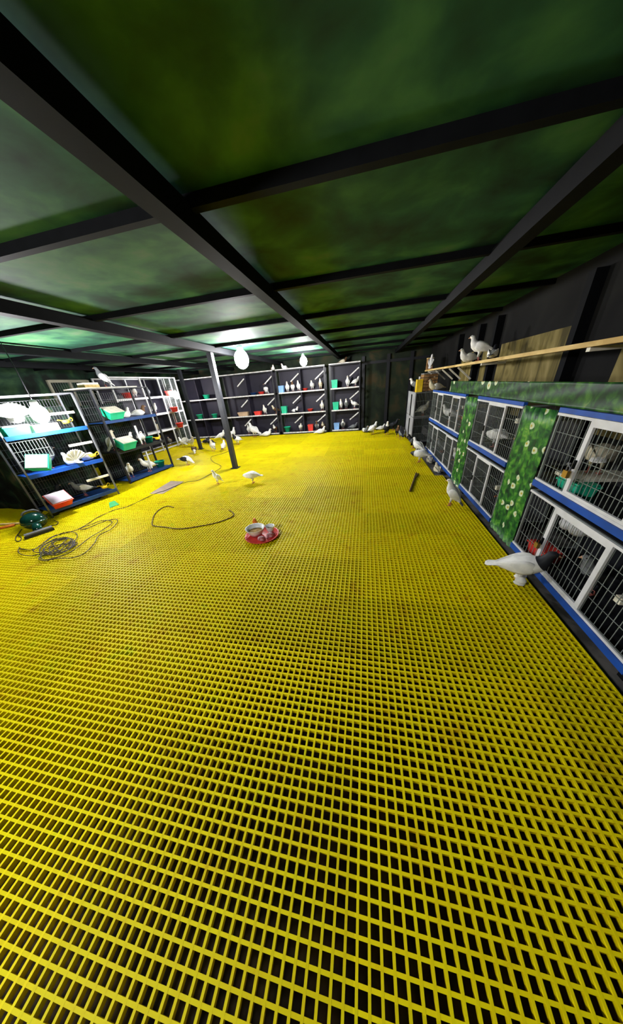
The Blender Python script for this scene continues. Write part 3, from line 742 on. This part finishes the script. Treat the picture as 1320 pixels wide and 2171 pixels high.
t = tb = nestbox(p1(.17, -.035, zt1[0]+.098), A1, (.27, .24, .13), M_RED, 'red nest box with a pale pink lid on the bottom blue tray', 'nest boxes in the left racks', lid=M_PINK); tb.rotation_euler = (R(32), 0, A1)
bird(p1(.66, .14, zt1[1]+.001), A1*57.3+100, 'sit', 'wwww', 'white fantail pigeon at the right of the middle blue tray', 'pigeons in the left racks', 1.1, True)
bird(p1(.94, .24, zt1[1]+.001), -75, 'sit', 'wwww', 'white pigeon at the right end of the middle blue tray', 'pigeons in the left racks', 1.1)
bird(p1(.42, .36, zt1[1]+.001), 75, 'stand', 'gggg', 'grey pigeon at the back of the middle blue tray', 'pigeons in the left racks', 1.1)
bird(p1(.66, .28, zt1[0]+.001), 254, 'stand', 'gwgg', 'grey and white pigeon on the bottom blue tray', 'pigeons in the left racks', 1.0)
bird(p1(.25, .38, zt1[0]+.001), 74, 'stand', 'kgkk', 'dark pigeon at the back behind the red box', 'pigeons in the left racks', 1.0)
for u, z, L, lab in ((.86, zt1[1]+.33, .34, 'pale perch bar at the right of the silver rack, middle level'), (.86, zt1[0]+.30, .36, 'pale perch bar at the right of the silver rack, bottom level'), (.80, zt1[2]+.26, .36, 'pale perch bar at the right of the silver rack, top level')):
    o = MB().span((-L/2, -.016, -.018), (L/2, .016, .018)).build('perch_bar', M_PERCH); o.location = p1(u, .02, z); o.rotation_euler = (0, 0, A1); tag(o, lab, 'perch', 'pale perch bars in the left racks')
feeder(p1(.84, .10, zt1[2]+.10), M_YEL, 'yellow feeder on the top tray of the silver rack', A1)
feeder(p1(.96, .05, zt1[1]+.07), M_YEL, 'yellow feeder on the middle tray of the silver rack', A1)
feeder(p1(.90, .05, zt1[0]+.08), M_YEL, 'yellow feeder on the bottom tray of the silver rack', A1)
# second rack, black
A2 = math.atan2(1.24, .15); O2 = Vector((-5.05, 4.48, 0)); L2 = 1.25; D2 = .50
zt2 = (.06, .67, 1.27)
tray_rack(O2, A2, L2, D2, zt2, 1.86, 'black-framed tray rack between the silver rack and the poles', M_BLACK, [M_NAVY, M_BLACK, M_NAVY], .034, False)
U2 = Vector((math.cos(A2), math.sin(A2), 0)); V2 = Vector((-math.sin(A2), math.cos(A2), 0))
def p2(u, v, z): return O2+U2*u+V2*v+Vector((0, 0, z))
# inner posts and lattice panels of the black rack
for u in (.42, .84):
    pass
tb = nestbox(p2(.26, .05, zt2[2]+.075), A2, (.32, .24, .15), M_GREEN, 'green nest box on the top navy tray of the black rack', 'nest boxes in the left racks', lid=M_PERCH); tb.rotation_euler = (R(27), 0, A2)
tb = nestbox(p2(.24, .02, zt2[1]+.068), A2, (.32, .24, .17), M_GREEN, 'green nest box on the middle tray of the black rack', 'nest boxes in the left racks', lid=M_PERCH); tb.rotation_euler = (R(27), 0, A2)
BGp = 'pigeons in the left racks'
bird(p2(.62, .16, zt2[2]+.001), 95, 'sit', 'wwww', 'white pigeon lying on the top tray of the black rack', BGp, 1.1)
bird(p2(.96, .16, zt2[2]+.001), 60, 'sit', 'wwbw', 'brown-headed white pigeon on the top tray of the black rack', BGp, 1.15)
bird(p2(.24, .35, zt2[1]+.001), 83, 'upright', 'cwcc', 'cream pigeon standing behind the middle green box', BGp, 1.2)
bird(p2(.60, .36, zt2[1]+.001), 82, 'stand', 'cbwc', 'cream and brown pigeon behind the middle tray lattice', BGp, 1.0)
bird(p2(.84, .20, zt2[1]+.001), -40, 'stand', 'wgww', 'white pigeon with grey wings on the middle tray of the black rack', BGp, 1.0)
bird(p2(.22, .20, zt2[0]+.001), -30, 'stand', 'wcww', 'white pigeon on the bottom tray at the left of the black rack', BGp, 1.15)
bird(p2(.68, .14, zt2[0]+.001), -100, 'stand', 'wwww', 'white pigeon on the bottom tray at the right of the black rack', BGp, 1.15)
bowl(p2(1.10, .32, zt2[1]+.001), .11, .12, M_GREEN, 'pale green bowl at the right end of the black rack, middle tray', 'bowls in the left racks')
bowl(p2(1.08, .22, zt2[0]+.001), .12, .14, M_GREEN, 'pale green bowl at the right end of the black rack, bottom tray', 'bowls in the left racks')
feeder(p2(1.12, .05, zt2[1]+.06), M_YEL, 'yellow feeder on the middle tray of the black rack', A2)
for u, z, lab in ((.64, zt2[1]+.30, 'white upright slat at the middle level of the black rack'), (.66, zt2[0]+.34, 'white upright slat at the bottom level of the black rack')):
    o = MB().span((-.014, -.014, -.2), (.014, .014, .2)).build('upright_slat', M_WHITE); o.location = p2(u, .03, z-.05); tag(o, lab, 'slat', 'white slats in the black rack')
# board with boxes and a pigeon on top of the black rack
t = thing('top_board', p2(-.15, .25, 1.872), A2, 'pale board lying across the top of the black rack', 'board')
MB().span((0, -.22, 0), (1.2, .22, .018)).build('board', M_PERCH, t)
t = thing('flat_carton', p2(.16, .22, 1.891), A2, 'flat pale carton on the board above the black rack', 'carton')
MB().span((-.14, -.1, 0), (.14, .1, .05)).build('carton_body', M_WOOD, t); MB().span((-.135, -.095, .05), (.135, .095, .085)).build('carton_lid', M_PERCH, t)
bird(p2(.50, .22, 1.891), -150, 'upright', 'gwgw', 'pale grey pigeon perched on the board above the black rack', BGp, 1.05)
# white lattice cabinet by the left wall
OW = Vector((-6.86, 6.75, 0)); AW = R(88)
t = thing('lattice_cabinet', OW, AW, 'white lattice cabinet by the left wall with red bowls', 'cabinet')
LW, DW, HW = 2.65, .55, 2.24
f = MB()
for x in (0, 1.05, 1.80, LW):
    for y in (0, DW): f.box((x, y, HW/2), (.035, .035, HW))
for z in (HW-.018, .05):
    for y in (0, DW): f.bar((0, y, z), (LW, y, z), .035, .035)
f.build('frame', M_WHITE, t)
MB().span((.02, DW-.01, .05), (LW-.02, DW, HW-.03)).build('back_panel', M_PANEL, t)
for z in (.62, 1.15, 1.66):
    MB().span((0.02, -.012, z-.035), (LW-.02, .022, z+.02)).span((.02, .022, z-.02), (LW-.02, DW-.012, z)).build('shelf', M_WHITE, t)
lat = MB()
for x in (2.08, 2.36): lat.span((x-.013, -.022, .08), (x+.013, -.004, HW-.05))
lat.build('lattice_bars', M_WHITE, t)
MB().grid((1.82, .0, .08), (1, 0, 0), (0, 0, 1), LW-1.84, HW-.14, 22, 14, .002).build('lattice_wire', M_WIRE, t)
UW = Vector((math.cos(AW), math.sin(AW), 0)); VW = Vector((-math.sin(AW), math.cos(AW), 0))
def pw(u, v, z): return OW+UW*u+VW*v+Vector((0, 0, z))
RB = 'red bowls at the white lattice cabinet'
def hung_bowl(u, z, label):
    bowl(pw(u, -.16, z-.08), .13, .15, M_RED, label, RB)
    
hung_bowl(1.96, 1.74, 'upper red bowl hung on the white lattice beside the lamp')
hung_bowl(1.98, 1.23, 'middle red bowl hung on the white lattice')
hung_bowl(2.02, .70, 'lower red bowl hung on the white lattice')
bowl(pw(.60, .2, 1.661), .15, .17, M_RED, 'red bowl on the upper shelf of the white cabinet, far from the lamp', RB)
bird(pw(.88, .2, 1.661), -30, 'stand', 'wwww', 'white pigeon on the upper shelf of the white cabinet beside a red bowl', BGp, 1.1)
bird(pw(1.42, .2, 1.661), -40, 'stand', 'gggg', 'grey pigeon on the upper shelf of the white cabinet near the lattice', BGp, 1.0)
bird(pw(1.45, .2, 1.151), -20, 'stand', 'wwww', 'white pigeon on the middle shelf of the white cabinet', BGp, 1.1)
bird(pw(1.35, .2, .621), -60, 'upright', 'cgkc', 'cream pigeon with grey wings on the low shelf of the white cabinet', BGp, 1.0)
bird(pw(1.62, .15, .071), -60, 'stand', 'gbgb', 'brown and grey pigeon at the bottom of the white cabinet', BGp, 1.0)
# dark tarps hung behind the two left racks
def tarp(base, z1, label):
    b = MB(); pts = []; nz = 8
    for a, c in zip(base[:-1], base[1:]):
        n = max(2, int((c-a).length/.09)); pts += [a+(c-a)*(i/n) for i in range(n)]
    pts.append(base[-1]); n = len(pts)
    for side in (0, 1):
        for i, p in enumerate(pts):
            d = (pts[min(i+1, n-1)]-pts[max(i-1, 0)]).normalized(); nn = Vector((-d.y, d.x, 0))
            for j in range(nz+1): b.v.append(p+nn*(side*.005+.012*math.sin(i*1.3)+.008*math.sin(j*1.1+i))+Vector((0, 0, .004+(z1-.004)*j/nz)))
    M = nz+1; off = n*M
    for i in range(n-1):
        for j in range(nz):
            a = i*M+j; b.face([a, a+M, a+M+1, a+1], 0, True); c = a+off; b.face([c, c+1, c+M+1, c+M], 0, True)
        for j in (0, nz): a = i*M+j; b.face([a, a+off, a+M+off, a+M])
    for j in range(nz):
        for i in (0, n-1): a = i*M+j; b.face([a, a+1, a+1+off, a+off])
    return tag(b.build('tarp', M_TARP), label, 'tarp', 'dark tarps behind the left racks')
tarp([at(-28, 1077), at(45, 1080), p1(.0, .60, 0), p1(1.10, .62, 0)], 1.62, 'dark camouflage tarp hanging behind and left of the silver rack')
tarp([p2(-.12, .60, 0), p2(1.02, .60, 0)], 1.60, 'dark camouflage tarp hanging behind the black rack')
# tall pale-framed aviary panel behind the silver rack
va, vb = at(103, 812, 0, -6.3), at(184, 806, 0, -6.3); VWD = vb.y-va.y; VH = vb.z
t = thing('aviary_panel', (-6.3, va.y, 0), R(90), 'pale-framed tall wire panel behind the silver rack', 'panel')
f = MB()
for x in (0, VWD/2, VWD): f.box((x, 0, VH/2), (.04, .04, VH))
for z in (.05, VH*.55, VH-.02): f.bar((0.02, 0, z), (VWD-.02, 0, z), .035, .05)
f.build('frame', mat('pale_timber', (0.16, 0.15, 0.11), .7), t)
MB().grid((.02, .0, .07), (1, 0, 0), (0, 0, 1), VWD-.04, VH-.1, 16, 8, .002).build('wire', M_WIRED, t)

# ================================================================ FLOOR THINGS
def cord(pts, r, label, m_, name='power_cord', z=.006):
    P3 = [at(x, y, 2, z) for x, y in pts]
    b = MB(); b.tube(spline(P3, 6), r, 6)
    return tag(b.build(name, m_), label, 'cord')
cord([(488, 955), (470, 962), (449, 968), (448, 975), (455, 981), (466, 986), (466, 993), (440, 1008), (420, 1018), (395, 1022), (370, 1031), (350, 1040), (330, 1046), (300, 1060), (270, 1074), (240, 1082), (205, 1098), (190, 1108), (165, 1122), (140, 1130), (110, 1138), (75, 1163), (48, 1165), (40, 1160)], .0048, 'long dark cord running from the tall pole to the cable heap', M_CORD, 'power_cord', .0102)
cord([(62, 1166), (40, 1164), (42, 1174), (60, 1178), (85, 1175), (120, 1160), (150, 1152), (163, 1140), (160, 1130), (140, 1128), (110, 1140), (80, 1160), (70, 1168), (90, 1172), (130, 1166), (158, 1155), (150, 1148), (110, 1160), (88, 1170), (90, 1186), (115, 1183), (150, 1170), (190, 1140), (215, 1125), (236, 1110), (234, 1104), (215, 1104), (190, 1113), (170, 1120), (180, 1122), (205, 1112), (225, 1104), (246, 1101), (248, 1108), (235, 1122), (210, 1135), (200, 1152), (180, 1172), (155, 1182), (120, 1184), (95, 1189), (86, 1180)]+[(126+(34-2*q+6*(q % 2))*math.cos(q*2.1+k*math.pi/4)+3*q-8, 1158+(13+2*(q % 3))*math.sin(q*2.1+k*math.pi/4)-.28*(34-2*q)*math.cos(q*2.1+k*math.pi/4)) for q in range(5) for k in range(8)], .0048, 'tangled dark cable heap in front of the green blower', M_CORD, 'power_cord', .0205)
cord([(105, 1115), (120, 1112), (123, 1107), (115, 1104)], .005, 'short thin wire curl right of the green blower', M_CORD)
cord([(46, 1122), (40, 1130), (33, 1140), (34, 1146), (42, 1147), (45, 1140), (38, 1136)], .005, 'thin wire loop left of the green blower', M_CORD)
cord([(368, 1076), (355, 1073), (340, 1079), (328, 1090), (323, 1104), (324, 1114), (345, 1117), (380, 1121), (420, 1116), (455, 1109), (480, 1101), (495, 1093), (492, 1086), (485, 1082)], .0065, 'brown rope lying in an open curve left of the tray', M_ROPE, 'rope', .007)
# green blower
pb = at(84, 1124); t = thing('green_blower', pb, R(58), 'glossy dark green blower lying beside the silver rack', 'blower')
MB().ball((0, .10, .12), .125, 14, 0, (1.12, 1.0, .95)).lathe([(.128, .10), (.142, .105), (.142, .125), (.128, .13)], (0, .10, 0), 24).build('motor_housing', M_TEAL, t)
MB().loft([(Vector((0, .02, .09)), (1, 0, 0), (0, .5, .86), .06, .055), (Vector((0, -.06, .075)), (1, 0, 0), (0, .3, .95), .05, .05), (Vector((0, -.13, .055)), (1, 0, 0), (0, .2, .98), .05, .045)], 14).build('outlet', M_TEAL, t)
MB().bar((-.14, -.18, .03), (.14, -.16, .03), .07, .045).build('nozzle', M_SILVER, t)
MB().bar((-.15, -.215, .02), (.15, -.195, .02), .02, .03).build('nozzle_slot', M_BLACK, t); t.scale = (1.08, 1.08, 1.08)
b = MB(); b.tube(spline([(-.08, .12, .225), (-.04, .12, .262), (.05, .12, .262), (.09, .12, .222)], 5), .014); b.build('handle', M_SILVER, t)
# tool with an orange grip at the far left
pa = at(-30, 1128, 2, .02); pe = at(60, 1108, 2, .02); pg = at(28, 1113, 2, .02)
t = thing('long_tool', (0, 0, 0), 0, 'long pale-handled tool with an orange grip at the left edge', 'tool')
pa = at(-40, 1114, 2, .016); pe = at(45, 1109, 2, .016)
MB().tube([pa, pe], .016, 8).build('shaft', M_WOOD, t)
MB().tube([at(-10, 1122, 2, .02), at(30, 1113, 2, .02)], .02, 8).build('grip', M_ORANGE, t)
MB().tube([pe, at(58, 1112, 2, .01)], .008, 6).build('tip', M_STEEL, t)
# cardboard sheet, leaf scrap, stick
def flat(name, pts, th, m_, label, cat):
    b = MB(); n = len(pts)
    lo = [at(x, y, 2, .001) for x, y in pts]
    b.v = lo+[p+Vector((0, 0, th)) for p in lo]
    b.face(list(range(n, 2*n))); b.face(list(range(n))[::-1])
    for i in range(n): b.face([i, (i+1) % n, n+(i+1) % n, n+i])
    return tag(b.build(name, m_), label, cat)
flat('cardboard_sheet', [(317, 1047), (345, 1047), (372, 1032), (390, 1021), (362, 1020)], .004, mat('pinkish_card', (.30, .23, .18), .85), 'flat pale cardboard sheet under the long cord', 'cardboard')
flat('green_scrap', [(231, 1066), (243, 1062), (253, 1070), (244, 1073), (233, 1077)], .006, M_LEAF, 'small green scrap on the floor before the silver rack', 'scrap')
t = thing('dark_stick', (0, 0, 0), 0, 'dark forked stick lying on the floor near the right side', 'stick')
sb, st_, s2 = at(869, 1041, 2, .016), at(882, 1003, 2, .016), at(886, 1004, 2, .016)
MB().tube([sb, st_], .016, 7, 0, .014).build('shaft', M_ROPE, t); MB().tube([sb+(st_-sb)*.55, s2], .012, 7).build('fork', M_ROPE, t)
# red tray with bowls
pt = at(556, 1137); t = thing('feed_tray', pt, 0, 'round red tray holding two bowls of feed', 'tray')
MB().lathe([(.001, .004), (.16, .004), (.165, 0), (.175, 0), (.205, .028), (.212, .028), (.206, .034), (.198, .030), (.168, .010), (.001, .010)], n=36).build('tray_dish', M_RED, t)
def feedbowl(pos, r, h, label, fill):
    t = thing('feed_bowl', pos, 0, label, 'bowl', 'white feed bowls on the red tray')
    MB().lathe([(.001, .003), (r*.5, .003), (r*.5, 0), (r*.56, 0), (r*.85, h*.55), (r, h), (r*1.02, h+.003), (r*.97, h+.002), (r*.80, h*.55), (r*.5, .012), (.001, .012)], n=32).build('bowl_body', M_BOWL, t)
    b = MB(); b.lathe([(.001, h*.62), (r*.4, h*.60), (r*.80, h*.5)], n=28); b.build('grain', fill, t)
feedbowl(pt+Vector((-.088, .022, .0105)), .118, .095, 'larger white bowl of grain on the red tray', M_SEED)
feedbowl(pt+Vector((.080, .094, .0105)), .058, .085, 'smaller pale bowl at the back right of the red tray', M_SEED)
M_MOT = mat('pink_mottled', (.62, .42, .45), .5, col2=(.30, .03, .04), scale=30)
for i, (dx, dy, lab) in enumerate(((.035, -.115, 'nearer pink mottled lump on the red tray'), (.118, -.028, 'farther pink mottled lump on the red tray'))):
    b = MB(); b.ball((0, 0, .032), .042, 10, 0, (1.1, .85, .75)).ball((.018, .012, .026), .03, 8, 0, (1.1, .9, .85)); o = b.build('feed_lump', M_MOT); o.location = pt+Vector((dx, dy, .0105)); tag(o, lab, 'lump', 'pink lumps on the red tray')
o = MB().lathe([(.001, 0), (.028, 0), (.032, .05), (.018, .075), (.018, .09), (.001, .09)], n=14).build('red_bottle', M_ORANGE); o.location = at(541, 1112); tag(o, 'small red bottle behind the large feed bowl', 'bottle')

# floor pigeons
FG = 'pigeons on the yellow floor'
def fb(x, y, face, pose, cols, label, sc=1.0, fan=False, z=0.0, **kw):
    p = at(x, y, 2, z)+Vector((0, 0, .002))
    if x < 765: p.y = min(p.y, 9.62)
    p.y = min(p.y, 9.78)
    if z < 0: p.x = 1.357
    return bird(p, face, pose, cols, label, FG, sc, fan, **kw)
fb(1094, 1233, -27, 'stand', 'wwkw', 'big dark-headed white pigeon pressed against the nearest cage', 1.15, muff=True)
fb(953, 1071, 156, 'upright', 'wwwg', 'upright white pigeon with a grey tail on the floor at right', 1.05)
fb(538, 1024, 185, 'tuck', 'wwww', 'fluffy white pigeon standing right below the tall pole', 1.05)
fb(462, 1026, -125, 'upright', 'wwww', 'small white pigeon standing left of the tall pole foot', .85)
fb(398, 986, 12, 'peck', 'wkww', 'white pigeon with black wings in front of the black rack end', 1.15)
fb(414, 962, -60, 'peck', 'bkwb', 'dark brown pigeon at the foot of the farther pole', 1.0)
fb(390, 948, 160, 'stand', 'wwww', 'white fantail pigeon beside the white lattice cabinet foot', 1.1, True)
fb(408, 947, -20, 'stand', 'wwcw', 'cream-headed white pigeon just left of the farther pole', 1.15)
fb(438, 940, 20, 'sit', 'wkkw', 'black-winged white pigeon right behind the farther pole', 1.1)
fb(453, 957, -80, 'upright', 'wwcw', 'cream-headed white pigeon between the two poles', 1.1)
fb(447, 942, 170, 'sit', 'kkkk', 'black pigeon crouched between the two poles', 1.1)
fb(476, 956, 100, 'stand', 'wcwb', 'cream-winged pigeon just left of the tall pole', 1.0)
fb(470, 934, 30, 'stand', 'wwww', 'white pigeon behind the tall pole by the rack', 1.2)
fb(480, 936, -20, 'peck', 'kkwk', 'black pigeon with white head pecking behind the tall pole', 1.0)
fb(505, 943, -110, 'stand', 'wwkw', 'black-headed white pigeon just right of the tall pole', 1.25)
fb(497, 930, 60, 'upright', 'wwww', 'white pigeon by the rack right behind the black-headed one', 1.2)
fb(546, 924, 150, 'stand', 'wwww', 'large white pigeon before the left rack with its tail trailing right', 1.7)
fb(577, 919, 10, 'sit', 'wwww', 'white pigeon lying before the pale green bowl', 1.35)
fb(682, 917, 25, 'sit', 'wwww', 'white pigeon lying at the foot of the narrow rightmost rack', 1.25)
fb(774, 917, -60, 'sit', 'gwgg', 'pale grey pigeon at the right foot of the rightmost rack', 1.2)
fb(789, 921, 40, 'stand', 'wwwk', 'white pigeon with black tail at the dark back wall', 1.25)
fb(819, 922, -80, 'upright', 'kkwk', 'black pigeon with a white head at the dark back wall', 1.2)
fb(806, 910, 0, 'sit', 'wwww', 'white pigeon lying against the dark back wall', 1.0)
fb(832, 912, -20, 'stand', 'kkkk', 'black pigeon against the dark back wall', 1.2)
fb(843, 927, -100, 'stand', 'kkbk', 'black pigeon with brown head nearest the corner cages', 1.2)
fb(850, 931, 95, 'stand', 'kgkk', 'dark pigeon with grey wings at the foot of the corner cages', 1.15)
fb(884, 960, 125, 'stand', 'wwww', 'white pigeon on the dark strip behind the black-headed one', 1.1)
fb(889, 980, 150, 'tuck', 'wwkw', 'black-headed white pigeon at the edge of the grating', 1.15)
fb(876, 950, 175, 'stand', 'gkkk', 'dark grey pigeon in front of the corner cages', 1.1)
fb(938, 1001, 91, 'sit', 'cccg', 'cream pigeon lying on the dark strip before the far cages', .8, False, -.03)
fb(940, 980, 88, 'sit', 'wccc', 'pale white-bodied pigeon lying farther along the dark strip', .8, False, -.03)
